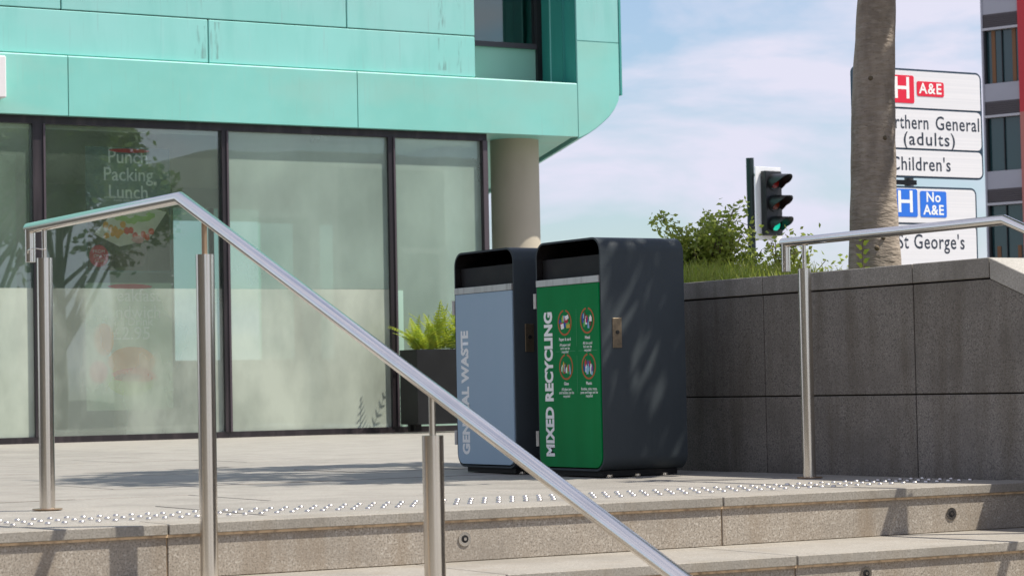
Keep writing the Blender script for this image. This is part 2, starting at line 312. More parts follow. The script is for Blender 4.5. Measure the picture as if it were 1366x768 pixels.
# polished warning studs: staggered rows set in the stone behind the nosing
sb = MB(); nseg = 10
prof = [(.0115, 0), (.0105, .004), (.006, .0065)]
vv = [(r_*math.cos(2*math.pi*i/nseg), r_*math.sin(2*math.pi*i/nseg), z) for r_, z in prof for i in range(nseg)]
sb.add(vv, [(k*nseg+i, k*nseg+(i+1) % nseg, (k+1)*nseg+(i+1) % nseg, (k+1)*nseg+i) for k in range(2) for i in range(nseg)], 0, True)
sb.add(vv[2*nseg:], [tuple(range(nseg))]); stud = None
pitch = .062
for i in range(73):
    for j in range(3):
        xs = 2.62+i*pitch+(pitch/2 if j % 2 else 0); ys = 8.09+j*.16
        if xs > 7.06: continue
        if stud is None: stud = sb.build('stud', M['stud'], None); stud.parent = landing; o = stud
        else: o = link_copy(stud)
        o.location = (xs+random.uniform(-.0015, .0015), ys+random.uniform(-.0015, .0015), 0.0005)

# steps
steps = empty('steps', (0, 7.7, -.2), kind='structure')
RISE, T1 = .186, 7.06
noseY = [7.693, T1]+[T1-.49*k for k in range(1, 6)]
joints = {0: [-3.4, -1.1, 1.05, 3.152, 5.437], 1: [-2.6, -.3, 2.2, 4.10-.0, 5.308]}
disc_pos = {0: [(4.301, -.105), (6.58, -.113)], 1: [(5.627, -.268)]}
for k, ny in enumerate(noseY):
    zt = -RISE*k; back = 7.97 if k == 0 else noseY[k-1]+.03; js = joints.get(k, [-2.9+(k % 2)*.9+2.2*i for i in range(5)]); js = [-5.5]+js+[7.13]
    for a, b in zip(js[:-1], js[1:]):
        if b < -1: continue
        bx('tread_slab', (a+.003, ny, zt-.036), (b-.003, back-.003, zt+random.uniform(-.001, .001)), [M['tread']], steps, .0025)
        bx('riser_block', (a+.003, ny+.014, zt-RISE+.001), (b-.003, ny+.2, zt-.043), M['step'], steps, .002)
    bx('mortar_bed', (-5.5, ny+.005, zt-.0445), (7.125, ny+.16, zt-.0345), M['mortar'], steps)
    bx('core', (-5.5, ny+.022, -1.36), (7.12, back+.1, zt-.045), M['mortar'], steps)
    for (xx, zz) in disc_pos.get(k, []):
        d0 = MB().cyl((xx, ny+.015, zz), (xx, ny+.010, zz), .026, n=24).build('step_light', M['steel'], steps)
        MB().cyl((xx, ny+.0105, zz), (xx, ny+.0085, zz), .014, n=20).build('lens', M['inner'], d0)
        MB().cyl((xx, ny+.009, zz), (xx, ny+.0065, zz), .006, n=12).build('screw', M['steel'], d0)

# ================================================================== granite retaining wall with planting bed
wall = empty('retaining_wall', (7.3, 9, 0), label='low dark grey granite wall with slab coping, behind the two bins and right-hand rail', cat='wall')
WX = 7.137; SL = .377; KY = 8.06; ZT = .961
def ztop(y): return ZT if y >= KY else ZT-SL*(KY-y)
vj = [3.9, 4.9, 6.05, 7.40, 8.577, 9.72, 10.863, 12.0, 12.2]
# core (stepped back from the face)
loop = [(0, 12.2, -1.36), (0, 12.2, .86), (0, KY, .86), (0, 3.4, ztop(3.4)-.10), (0, 3.4, -1.36)]
MB().prism([(WX+.02, q[1], q[2]) for q in loop], (.30, 0, 0)).build('wall_core', M['wallmortar'], wall)
for a, b in zip(vj[:-1], vj[1:]):
    a_, b_ = a+.004, b-.004
    # upper course
    zt = lambda q: (.866 if q >= KY else .866-SL*(KY-q)); lowz = .3745
    for (z0f, z1f) in ((lambda q: .3745, zt), (lambda q: -.40, lambda q: min(.3675, zt(q))), (lambda q: -1.36, lambda q: -.407)):
        ys = [a_]+([KY] if a_ < KY < b_ else [])+[b_]
        q2 = [(q, z1f(q)) for q in ys]
        q2 = [(q, max(z, z0f(q)+.001)) for q, z in q2]
        if max(z-z0f(0) for _, z in q2) < .03: continue
        lp = [(WX, b_, z0f(0)), (WX, a_, z0f(0))]+[(WX, q, z) for q, z in q2]
        MB().prism(lp, (.022, 0, 0)).build('granite_panel', M['wall'], wall, .0015)
for a, b in ((9.72, 10.863), (8.577, 9.72), (10.863, 12.0), (12.0, 12.2), (KY, 8.577)):
    bx('coping_stone', (WX-.004, a+.003, .8735), (WX+.36, b-.003, ZT+random.uniform(-.001, .001)), M['coping'], wall, .003)
for a, b in ((7.0, KY), (5.85, 7.0), (4.7, 5.85), (3.4, 4.7)):
    z = lambda q: ZT-SL*(KY-q); a2, b2 = a+.003, b-.003
    MB().prism([(WX-.004, a2, z(a2)-.092), (WX-.004, b2, z(b2)-.092), (WX-.004, b2, z(b2)), (WX-.004, a2, z(a2))], (.364, 0, 0)).build('coping_stone', M['coping_sunlit'], wall, .003)
bed = bx('planting_bed', (WX+.30, 2.0, -1.36), (12, 12.2, .80), M['soil']); tag(bed, kind='structure')
bx('bed_kerb', (WX, 12.202, -1.36), (12, 12.35, .86), M['wall'], bed)

# ================================================================== handrails
def handrail(x, posts, peak_y, zr, end_y, low_y, label, ends):
    root = empty('handrail', (x, posts[0][0], 0), label=label, cat='handrail', group='stainless steel handrails on the steps')
    zl = zr-SL*(peak_y-low_y)
    rail = MB().sweep([(x, end_y, zr), (x, peak_y, zr), (x, low_y, zl)], .0212, 28).build('rail', M['steelrail'], root)
    MB().cyl((x, end_y-.0005, zr+.0), (x, end_y-.0005, zr-.135), .0206, n=28).build('end_return', M['steel'], root)
    MB().sweep([(x, end_y-.001, zr), (x, end_y+.0206, zr)], .0211, 28).build('end_elbow', M['steelrail'], root)
    for i, (py, base) in enumerate(posts):
        zc = zr if py >= peak_y else zr-SL*(peak_y-py); top = zc-.128
        p = MB().cyl((x, py, base), (x, py, top), .0302, n=32).build('post', M['steel'], root)
        MB().cyl((x, py, top+.0005), (x, py, zc-.012), .0095, n=16).build('spigot', M['rust'] if i == 1 else M['steel'], p)
        MB().cyl((x, py, base+.0008), (x, py, base+.005), .058, n=32).build('base_cover', M['rust'], p)
    return root
hr = handrail(3.229, [(9.107, 0), (7.531, -RISE), (5.956, -RISE*4), (4.38, -1.36)], 7.737, 1.107, 9.27, 3.8, 'stainless steel handrail sloping across the foreground from the left', 0)
wt = MB().sweep([(3.229, 9.09, 1.012), (3.207, 9.10, 1.014), (3.19, 9.12, 1.018), (3.178, 9.15, 1.012), (3.180, 9.16, 1.0)], .0022, 6).build('wire_tie', M['steelrail'], hr)
handrail(6.787, [(8.92, 0), (7.344, -RISE), (5.768, -RISE*4), (4.2, -1.36)], 7.566, 1.083, 9.06, 3.6, 'stainless steel handrail at the right in front of the granite wall', 0)

# ================================================================== bins
def bin_unit(y0, W_, H_, body_label, door_m, word, icons):
    X0 = 6.262; root = empty('recycling_bin' if icons else 'litter_bin', (X0, y0, 0), label=body_label, cat='bin', group='two public bins side by side')
    D = .481
    def yz(pts, x, z0=.03): return [(x, y0+W_-p[0], z0+p[1]) for p in pts]     # p[0] runs from the left edge seen from the front
    n = 8; h = H_-.03
    outer = rrect(W_, h, .075, n); inner = [(p[0]+.010, p[1]+.010) for p in rrect(W_-.02, h-.02, .065, n)]
    m = MB(); k = len(outer)
    A = yz(outer, X0); B = yz(outer, X0+D); Ai = yz(inner, X0); Bi = yz(inner, X0+D)
    m.add(A+B, [(i, (i+1) % k, k+(i+1) % k, k+i) for i in range(k)], 0, True)
    m.add(Ai+Bi, [(i, (i+1) % k, k+(i+1) % k, k+i) for i in range(k)], 1, True)
    m.add(A+Ai, [(i, (i+1) % k, k+(i+1) % k, k+i) for i in range(k)]); m.add(B+Bi, [(i, (i+1) % k, k+(i+1) % k, k+i) for i in range(k)])
    m.build('shell', [M['shell'], M['gloss']], root)
    MB().prism(yz(inner, X0+D-.012), (.008, 0, 0)).build('back_panel', M['inner'], root)
    bx('deflector', (X0+.035, y0+.013, .972), (X0+.041, y0+W_-.013, 1.072), M['inner'], root); bx('deflector', (X0+.24, y0+.013, .97), (X0+.246, y0+W_-.013, H_-.06), M['inner'], root)
    # sloping lip under the opening and the throat plate behind it
    MB().prism([(X0+.004, y0+.012, .972), (X0+.19, y0+.012, .992), (X0+.19, y0+.012, .986), (X0+.004, y0+.012, .966)], (0, W_-.024, 0)).build('sill_plate', M['gloss'], root)
    dr = rrect(W_-.030, .889, .055, 8, (1, 1, 0, 0))
    door = MB().prism([(X0-.006, y0+W_-.015-p[0], .046+p[1]) for p in dr], (.018, 0, 0)).build('door', door_m, root, .0015)
    bx('trim_strip', (X0-.009, y0+.012, .9365), (X0+.012, y0+W_-.012, .9685), M['strip'], root, .001)
    for z in (.83, .145):
        hg = bx('hinge', (X0-.004, y0+W_+.0005, z), (X0+.022, y0+W_+.016, z+.075), M['strip'], root, .002)
        MB().cyl((X0-.004, y0+W_+.012, z), (X0-.004, y0+W_+.012, z+.075), .006, n=12).build('knuckle', M['strip'], hg)
    lp = MB().box((X0+.060, y0-.004, .62), (X0+.112, y0-.0005, .763)).build('lock_plate', M['brass'], root, .0012)
    MB().cyl((X0+.086, y0-.004, .695), (X0+.086, y0-.008, .695), .010, n=16).build('lock_barrel', M['inner'], lp)
    bx('plinth', (X0+.02, y0+.05, .004), (X0+D-.03, y0+W_-.07, .031), M['inner'], root)
    for fx in (.06, .22, .38):
        MB().cyl((X0+fx, y0+.055, .0005), (X0+fx, y0+.055, .012), .018, n=16).build('foot', M['steel'], root)
    ux, uz = (0, -1, 0), (0, 0, 1); fx = X0-.0062
    if icons:
        # word set vertically, reading upwards
        text('word', word, .102, M['print'], root, (fx, y0+.480, .095), (0, 0, 1), (0, 1, 0), bold=.0052, fit=.712, spacing=1.04)
        T_ = [(.328, .752, 'Paper & card', 'All paper and\ncard can be\nrecycled'), (.120, .756, 'Metal', 'All tins and\nfoil can be\nrecycled'),
              (.322, .535, 'Glass', 'All glass jars\nand bottles can be\nrecycled'), (.114, .535, 'Plastic', 'Bottles, tubs, trays,\npots and bags can be\nrecycled')]
        g = random.Random(3)
        for q, (ly, z, head, body) in enumerate(T_):
            o_ = (fx-.0004, y0+ly, z)
            ic = disc(o_, ux, uz, .064, n=36, r_in=.86, a0=R(100), a1=R(440)).build('icon_ring', M['ring'], root)
            cols = [[M['pb'], M['pr'], M['print'], M['pl'], M['py'], M['pc']], [M['pb'], M['pc'], M['pl'], M['pn'], M['print'], M['pr']],
                    [M['print'], M['pl'], M['py'], M['pr'], M['pc'], M['pn']], [M['pb'], M['pr'], M['print'], M['pc'], M['pp'], M['pc']]][q]
            mb = MB()
            for s_ in range(11):
                cx = -.036+.0072*s_+g.uniform(-.003, .003); cz = g.uniform(-.022, .022)*(1 if q else 1.2); hw = g.uniform(.006, .011); hh = g.uniform(.010, .022)
                if q == 0: hw = g.uniform(.011, .017); hh = g.uniform(.009, .014)
                an = g.uniform(-.5, .5) if q in (0,) else g.uniform(-.12, .12); ca, sa = math.cos(an), math.sin(an); lift = .0003+.00012*s_
                shape = [(-1, -1), (1, -1), (1, .5), (.45, .8), (.4, 1.25), (-.4, 1.25), (-.45, .8), (-1, .5)] if q else [(-1, -1), (1, -1), (1, 1), (-1, 1)]
                pts = []
                for a_, b_ in shape:
                    u_ = a_*hw*ca-b_*hh*sa+cx; v_ = a_*hw*sa+b_*hh*ca+cz; pts.append((o_[0]-lift, o_[1]-u_, o_[2]+v_))
                mb.add(pts, [tuple(range(len(pts)))], s_ % 6)
            mb.build('pictogram', cols, ic)
            text('caption_heading', head, .021, M['print'], root, (fx, y0+ly, z-.082), ux, uz, 'CENTER', bold=.0005)
            text('caption', body, .0185, M['print'], root, (fx, y0+ly, z-.126), ux, uz, 'CENTER', bold=.0003)
        m_ = MB()
        for a_, b_ in (((.415, .6105), (.235, .6125)), ((.205, .6105), (.035, .6125)), ((.2205, .815), (.2195, .635)), ((.2205, .59), (.2195, .405))):
            (u0, z0), (u1, z1) = a_, b_; m_.add([(fx-.0003, y0+u0+.0007, z0), (fx-.0003, y0+u1-.0007, z0), (fx-.0003, y0+u1-.0007, z1), (fx-.0003, y0+u0+.0007, z1)], [(0, 1, 2, 3)])
        m_.build('divider_line', M['hair'], root)
    else:
        text('word', word, .102, M['print'], root, (fx, y0+.508, .095), (0, 0, 1), (0, 1, 0), bold=.0052, fit=.648, spacing=1.04)
    return root
bin_unit(9.832, .603, 1.155, 'black bin with a green mixed recycling door, nearest the camera', M['green'], 'MIXED RECYCLING', True)
bin_unit(10.655, .62, 1.155, 'black bin with a blue-grey general waste door, behind the green one', M['grey'], 'GENERAL WASTE', False)

# ================================================================== cafe building
FY = 23.74
cafe = empty('cafe_building', (9, FY, 0), label='cafe building with pale green copper cladding over tall frosted shop windows', cat='building')
RD = Vector((math.cos(R(68)), math.sin(R(68)), 0)); BD = 14.5
XL, XR = -2.0, 14.855
# bull-nosed upper volume: profile in the facade plane, extruded back along the return
arc = [(14.872, 3.313), (15.0, 3.365), (15.1, 3.426), (15.2, 3.50), (15.29, 3.575), (15.37, 3.67), (15.42, 3.76), (15.44, 3.86)]
prof = [(XR, 3.305), (14.872, 3.306)]+arc[1:]+[(15.445, 9.0), (XR, 9.0)]
MB().prism([(p[0], FY+.006, p[1]) for p in prof], RD*BD).build('end_volume', M['cop'], cafe)
# joint line on the underside of the end volume
for s_ in (1.9, 5.5, 9.5):
    q = [Vector((p[0], FY, p[1]))+RD*s_ for p in [(XR, 3.303)]+arc[:]]; m_ = MB()
    for a, b in zip(q[:-1], q[1:]): m_.add([a+Vector((0, 0, -.003)), b+Vector((.003, 0, -.003)), b+RD*.05+Vector((.003, 0, -.003)), a+RD*.05+Vector((0, 0, -.003))], [(0, 1, 2, 3)])
    m_.build('soffit_joint', M['joint'], cafe)
# soffit and body of the upper floor left of the end volume
MB().prism([(XL, FY+.13, 3.335), (XR, FY+.13, 3.335), (XR+RD.x*BD, FY+.13+RD.y*BD, 3.335), (XL, FY+BD, 3.335)], (0, 0, .25)).build('soffit', M['cop2'], cafe)
bx('upper_backing', (XL, FY+.12, 3.56), (13.575, FY+.4, 9.0), M['joint'], cafe)
bx('upper_roof', (XL, FY+.4, 8.8), (XR, FY+13, 9.0), M['joint'], cafe)
def cpanel(x0, x1, z0, z1, yf, m, name='cladding_panel', d=.05, g=.006): return bx(name, (x0+g, yf, z0+g), (x1-g, yf+d, z1-g), m, cafe, .006)
# fascia course, standing 6 cm proud of the wall above and with a folded top edge
fx_ = [-2.0, 1.9, 5.2, 8.695, 12.016, 14.86]
for a, b in zip(fx_[:-1], fx_[1:]):
    MB().prism([(a+.005, FY, 3.327), (a+.005, FY+.12, 3.327), (a+.005, FY+.12, 3.955), (a+.005, FY+.010, 3.945), (a+.005, FY, 3.932)], (b-a-.01, 0, 0)).build('fascia_panel', M['cop2'], cafe)
bx('fascia_backing', (XL, FY+.03, 3.335), (XR-.01, FY+.128, 3.92), M['joint'], cafe)
rowsz = [(3.955, 4.425), (4.425, 4.93), (4.93, 5.43), (5.43, 5.93), (5.93, 6.5), (6.5, 7.1), (7.1, 7.8), (7.8, 9.0)]
rj = [[-2, 2.9, 6.6, 10.285, 13.55], [-2, 1.2, 5.3, 8.65, 11.93, 13.55]]
for k, (z0, z1) in enumerate(rowsz):
    js = rj[k % 2]
    for a, b in zip(js[:-1], js[1:]): cpanel(a, b, z0, z1, FY+.065, M['cop'])
# run-off streaks low on two courses
for (a, b, z0, z1) in ((10.12, 10.26, 4.0, 4.35), (10.31, 10.45, 4.0, 4.4), (13.06, 13.17, 4.02, 4.38), (13.30, 13.37, 4.0, 4.36), (13.06, 13.17, 4.47, 4.92), (13.30, 13.37, 4.5, 4.92)):
    st = film('copper run off stain', (.30, .34, .33), .22, .5, .72, (38, 38, 5), .22)
    MB().add([(a, FY+.0635, z0), (b, FY+.0635, z0), (b, FY+.0635, z1), (a, FY+.0635, z1)], [(0, 1, 2, 3)]).build('run_off_stain', st, cafe)
# end panels in the facade plane with the rounded lower corner
MB().prism([(p[0], FY-.004, p[1]) for p in [(XR+.008, 3.318), (14.885, 3.324)]+[(x-.004, z+.008) for x, z in arc[1:]]+[(15.437, 4.435), (XR+.008, 4.435)]], (0, .03, 0)).build('corner_panel', M['cop2'], cafe)
for z0, z1 in ((4.447, 5.44), (5.452, 6.5), (6.51, 7.6), (7.61, 9.0)): bx('corner_panel', (XR+.008, FY-.004, z0), (15.437, FY+.026, z1), M['cop'], cafe)
bx('edge_trim', (15.442, FY-.012, 3.83), (15.468, FY+.05, 9.0), M['copd'], cafe)
# recessed upper window
wy = FY+.80; wn = empty('upper_window', (14, wy, 3.9)); wn.parent = cafe; wn.location = Vector((14, wy, 3.9))-Vector(cafe.location)
bx('frame', (12.2, wy+.02, 3.90), (12.3, wy+.10, 8.8), M['frame'], wn)
bx('frame', (14.80, wy-.02, 3.90), (14.92, wy+.10, 8.8), M['frame'], wn)
bx('transom', (12.3, wy-.01, 4.44), (14.80, wy+.08, 4.50), M['mull'], wn)
bx('transom', (12.3, wy-.01, 3.90), (14.80, wy+.08, 3.985), M['frame'], wn)
bx('pane', (12.3, wy+.04, 4.50), (14.80, wy+.05, 8.8), M['upglass'], wn)
bx('spandrel', (12.3, wy+.03, 3.985), (14.80, wy+.04, 4.44), M['spandrel'], wn)
bx('blind', (12.3, wy+.30, 3.9), (15.0, wy+.32, 8.8), mat('blue grey blind', (.16, .22, .26), .8), wn)
bx('blind_edge', (14.55, wy+.26, 4.5), (14.64, wy+.28, 8.8), M['stile'], wn)
bx('window_ledge', (13.5, FY+.12, 3.86), (XR, wy+.1, 3.94), M['cop'], cafe)
# folded jamb on the right of the recess
jb = [(14.86, FY+.03), (14.86, FY+.25), (14.83, FY+.26), (14.83, FY+.52), (14.87, FY+.54), (14.87, FY+.82)]
m_ = MB()
for a, b in zip(jb[:-1], jb[1:]): m_.box((min(a[0], b[0])-.004, min(a[1], b[1]), 3.9), (max(a[0], b[0])+.03, max(a[1], b[1])+.004, 9.0))
m_.build('window_jamb', M['copd'], cafe)
bx('jamb_fold', (14.822, FY+.51, 3.94), (14.834, FY+.535, 9.0), M['cop'], cafe)
bx('recess_head_wall', (13.55, FY+.4, 3.56), (13.575, wy+.1, 9.0), M['copd'], cafe)
# shop front
bx('head_rail', (XL, FY+.10, 3.245), (13.695, FY+.20, 3.334), M['frame'], cafe)
bx('sill_rail', (XL, FY+.10, -.02), (13.695, FY+.20, .045), M['frame'], cafe)
def sheet(name, x0, x1, z0, z1, y, m): return MB().add([(x0, y, z0), (x1, y, z0), (x1, y, z1), (x0, y, z1)], [(0, 1, 2, 3)]).build(name, m, cafe)
bays = [(1.8, 3.3), (3.38, 5.6), (5.68, 8.34), (8.475, 10.433), (10.51, 12.431), (12.515, 13.622)]
for i, (a, b) in enumerate(bays):
    sheet('glass_pane', a, b, .045, 3.245, FY+.140, M['glass'])
    sheet('veil_sheet', a, b, 1.564 if i < 5 else .045, 3.245, FY+.136, M['haze4'] if i == 3 else M['hazed'] if i < 3 else M['haze'])  # pale veil added over the panes to brighten them, thinner at the left
    if i < 5: sheet('frosted_film', a, b, .045, 1.562, FY+.137, M['film4'] if i == 3 else M['film'])
for a, b in ((3.3, 3.38), (5.6, 5.68), (8.34, 8.475), (10.433, 10.51), (12.431, 12.515), (13.622, 13.69)):
    bx('mullion', (a, FY+.09, .045), (b, FY+.22, 3.245), M['frame'], cafe)
    bx('mullion_cap', (b-.026, FY+.075, .045), (b-.004, FY+.092, 3.245), M['mull'], cafe)
bx('mullion_cap', (13.628, FY+.07, .045), (13.688, FY+.09, 3.245), M['mull'], cafe)
bx('door_stile', (12.52, FY+.125, .045), (12.60, FY+.138, 1.55), M['stile'], cafe)
bx('door_kick_rail', (12.52, FY+.12, .0), (13.62, FY+.138, .12), M['stile'], cafe)
# return glazing
for a, b in ((FY+.22, 26.0), (26.08, 28.2), (28.28, 30.0)): bx('glass_pane', (13.64, a, .045), (13.646, b, 3.33), M['glass'], cafe)
for y_ in (26.0, 28.2): bx('mullion', (13.60, y_, 0), (13.68, y_+.08, 3.33), M['frame'], cafe)
# interior: floor, ceiling, back wall with a glazed stretch, columns
bx('cafe_floor', (XL, FY+.2, -.03), (13.60, 30.0, 0.0), M['infloor'], cafe)
bx('cafe_ceiling', (XL, FY+.2, 3.20), (13.58, 30.0, 3.33), M['ceil'], cafe)
bx('back_wall', (XL, 30.0, 0), (12.42, 30.2, 3.33), M['inwall'], cafe)
bx('back_header', (12.42, 30.0, 2.93), (13.68, 30.1, 3.33), M['inwall'], cafe)
sheet_ = MB().add([(12.42, 30.05, .9), (13.68, 30.05, .9), (13.68, 30.05, 2.93), (12.42, 30.05, 2.93)], [(0, 1, 2, 3)]).build('rear_pane', M['rear'], cafe)
bx('back_sill', (12.42, 30.0, 0), (13.68, 30.1, .9), M['inwall'], cafe)
bx('side_wall', (XL-.2, FY+.1, -.02), (XL, 30.2, 3.33), M['inwall'], cafe)
bx('partition', (8.1, 26.6, 0), (9.1, 26.8, 3.2), M['inwall'], cafe)
for x0, x1, yy in ((12.86, 13.11, 27.0), (13.42, 13.66, 24.35), (9.6, 9.9, 28.6)): bx('cafe_column', (x0, yy, 0), (x1, yy+.25, 3.2), M['incol'], cafe)
bx('ceiling_beam', (13.28, FY+.3, 3.10), (13.34, 29.9, 3.2), M['beam'], cafe); bx('ceiling_beam', (13.44, FY+.3, 3.12), (13.47, 29.9, 3.2), M['beam'], cafe)
for x_ in (12.95,): bx('rear_mullion', (x_, 30.02, .9), (x_+.06, 30.08, 2.93), M['frame'], cafe)
# round column under the overhang
MB().cyl((14.415, 24.45, -.02), (14.415, 24.45, 3.337), .285, n=64).build('column', M['concrete'], cafe)
# ceiling mounted white sign edge at the far left
ws = bx('projecting_sign', (6.6, FY-.16, 3.463), (7.985, FY-.002, 3.885), M['white'], None, .01); tag(ws, 'white box sign fixed to the green fascia at the left edge', 'sign')

# posters hung behind the glass
PY = FY+.185
def poly(pts, m, parent, name, y): return MB().add([(p[0], y, p[1]) for p in pts], [tuple(range(len(pts)))]).build(name, m, parent)
def blob(cx, cz, rx, rz, m, parent, name, y, n=14, j=.18, g=random.Random(5), a0=0, a1=2*math.pi):
    return poly([(cx+rx*math.cos(a0+(a1-a0)*i/n)*(1+g.uniform(-j, j)), cz+rz*math.sin(a0+(a1-a0)*i/n)*(1+g.uniform(-j, j))) for i in range(n)], m, parent, name, y)
p1 = empty('poster', (9.4, PY, 2.4), label='lunch poster with a salad tray photo inside the left window, upper one', cat='poster', group='food posters in the window')
YP = PY-.001
poly([(8.937, 1.735), (9.875, 1.735), (9.875, 3.04), (8.937, 3.04)], M['poster'], p1, 'sheet', PY)
poly([(8.95, 1.75), (9.865, 1.75), (9.865, 2.42), (8.95, 2.36)], M['pgrn'], p1, 'picture', YP)
text('headline', 'Punch\nPacking\nLunch', .20, M['pw'], p1, (9.405, YP-.001, 2.96-.21), (1, 0, 0), (0, 0, 1), 'CENTER', bold=.0015, sx=.93)
text('small_print', 'selected sandwiches, salads and wraps\nfreshly made every day', .035, M['pw'], p1, (9.405, YP-.001, 2.50), (1, 0, 0), (0, 0, 1), 'CENTER')
blob(9.42, 3.005, .23, .022, M['pred'], p1, 'red_banner', YP-.002, j=.05)
poly([(9.02, 2.13), (9.24, 2.36), (9.62, 2.42), (9.83, 2.37), (9.62, 2.07), (9.30, 2.0)], M['pbox'], p1, 'tray', YP-.003)
g_ = random.Random(2)
for i in range(9): blob(9.14+.028*i+g_.uniform(-.01, .01), 2.14+g_.uniform(-.04, .09), .034, .034, M['por'], p1, 'carrot_piece', YP-.004-.0003*i, 8, .2)
for i in range(8): blob(9.30+.05*i, 2.29+g_.uniform(-.02, .05), .05, .03, M['plet'], p1, 'lettuce_piece', YP-.008-.0003*i, 9, .3)
for i in range(7): blob(9.38+.045*i, 2.11+g_.uniform(-.03, .13), .032, .036, M['ptom'], p1, 'tomato_piece', YP-.012-.0003*i, 9, .15)
blob(9.50, 2.075, .07, .04, mat('pink ham print', (.7, .35, .33), .6), p1, 'ham_piece', YP-.016, 12, .1)
poly([(9.15, 1.90), (9.62, 2.0), (9.56, 1.80), (9.25, 1.78)], M['pbrn'], p1, 'tray_shadow', YP-.0004)
blob(9.07, 1.90, .105, .115, M['pred'], p1, 'price_badge', YP-.005, 28, 0)
text('badge_text', 'FROM\n ONLY\n £2.50', .05, M['pw'], p1, (9.07, YP-.0062, 1.90), (1, 0, 0), (0, 0, 1), 'CENTER')
p2 = empty('poster', (9.4, PY, 1.0), label='breakfast sandwich and drink poster inside the left window, lower one', cat='poster', group='food posters in the window')
poly([(8.918, .299), (9.877, .299), (9.877, 1.623), (8.918, 1.623)], M['poster2'], p2, 'sheet', PY)
blob(9.41, 1.585, .25, .028, M['pred'], p2, 'red_banner', YP-.002, j=.04)
text('headline', 'Breakfast\nSandwich', .19, M['pw'], p2, (9.42, YP-.001, 1.40), (1, 0, 0), (0, 0, 1), 'CENTER', bold=.001, sx=.93)
text('offer', '& a Drink', .12, M['pw'], p2, (9.42, YP-.001, 1.215), (1, 0, 0), (0, 0, 1), 'CENTER', bold=.001)
text('price', '£2.95', .19, M['pw'], p2, (9.42, YP-.001, 1.09), (1, 0, 0), (0, 0, 1), 'CENTER', bold=.002)
blob(9.12, 1.04, .11, .17, M['pbun'], p2, 'coffee_cup', YP-.001, 16, .05)
blob(9.40, .62, .27, .17, M['plet'], p2, 'lettuce', YP-.0015, 20, .06)
blob(9.42, .80, .26, .16, M['pbun'], p2, 'bun_top', YP-.003, 22, .03)
blob(9.44, .66, .26, .07, M['ptom'], p2, 'bacon', YP-.0045, 20, .16)
blob(9.38, .64, .16, .035, M['pbrn'], p2, 'sausage', YP-.006, 16, .1)
blob(9.05, .70, .10, .115, M['pred'], p2, 'price_badge', YP-.005, 28, 0)
for (xx, zz) in ((8.935, 1.70), (9.885, 1.70), (8.93, 1.61), (9.88, 1.61)):
    MB().cyl((xx, PY-.012, zz), (xx, PY-.004, zz), .012, n=10).build('fixing_stud', M['white'], p1 if zz > 1.65 else p2)

# ================================================================== planter and fern
pl = empty('planter', (12.8, 23.2, 0), label='black rectangular planter standing before the cafe glass behind the bins', cat='planter')
m_ = MB(); PX0, PX1, PY0, PY1, PZ0, PZ1 = 12.325, 13.35, 23.05, 23.45, .075, .88
pl.location = (12.8, 23.25, 0)
m_.box((PX0, PY0, PZ0), (PX1, PY0+.02, PZ1)); m_.box((PX0, PY1-.02, PZ0), (PX1, PY1, PZ1)); m_.box((PX0, PY0+.02, PZ0), (PX0+.02, PY1-.02, PZ1)); m_.box((PX1-.02, PY0+.02, PZ0), (PX1, PY1-.02, PZ1)); m_.box((PX0+.02, PY0+.02, PZ0), (PX1-.02, PY1-.02, PZ0+.02))
m_.build('tub', M['planter'], pl); bx('soil', (PX0+.021, PY0+.021, PZ0+.03), (PX1-.021, PY1-.021, PZ1-.03), M['soil'], pl)
for fx0 in (PX0+.1, PX1-.1):
    for fy in (PY0+.2, PY1-.06): bx('foot', (fx0-.03, fy-.03, 0), (fx0+.03, fy+.03, PZ0), M['inner'], pl)
fern = empty('fern', (12.8, 23.25, .85), label='bright yellow-green fern growing in the black planter', cat='plant')
g_ = random.Random(11); fm = MB(); st = MB()
for k in range(84):
    cx = g_.uniform(12.42, 13.28); cy = 23.25+g_.uniform(-.1, .1); az = g_.uniform(0, 2*math.pi); ln = g_.uniform(.34, .60)*(1.0 if cx > 12.6 else .8); lean = g_.uniform(.1, .8)
    if k < 5: az = math.pi+g_.uniform(-.3, .3); lean = 1.0; cx = 12.48
    d = Vector((math.cos(az), math.sin(az), 0)); p = Vector((cx, cy, .85)); pts = []
    for i in range(33):
        t = i/32; pts.append(p+d*(ln*lean*(t**1.4)*.85)+Vector((0, 0, 1))*(ln*(t-.38*lean*t*t)))
    st.sweep([pts[i] for i in range(0, 33, 4)], .003, 4, False)
    side = Vector((-d.y, d.x, 0))
    for i in range(4, 33, 2):
        t = i/32; wl = .080*math.sin(math.pi*min(1, t*.9+.12))**.8*(1.15-t*.6)+.012; tan = (pts[i]-pts[i-1]).normalized()
        for s_ in (-1, 1):
            for h_ in (0,):
                b0 = pts[i]+(pts[i-1]-pts[i])*h_; tip = b0+side*s_*wl+tan*wl*.35+Vector((0, 0, -wl*.15)); wv = tan*.0068
                fm.add([b0-wv, b0+wv, b0+(tip-b0)*.6+wv*.8, tip, b0+(tip-b0)*.6-wv*.8], [(0, 1, 2, 3, 4)])
fm.build('leaf_fronds', M['fern'], fern); st.build('stem', M['fern'], fern)

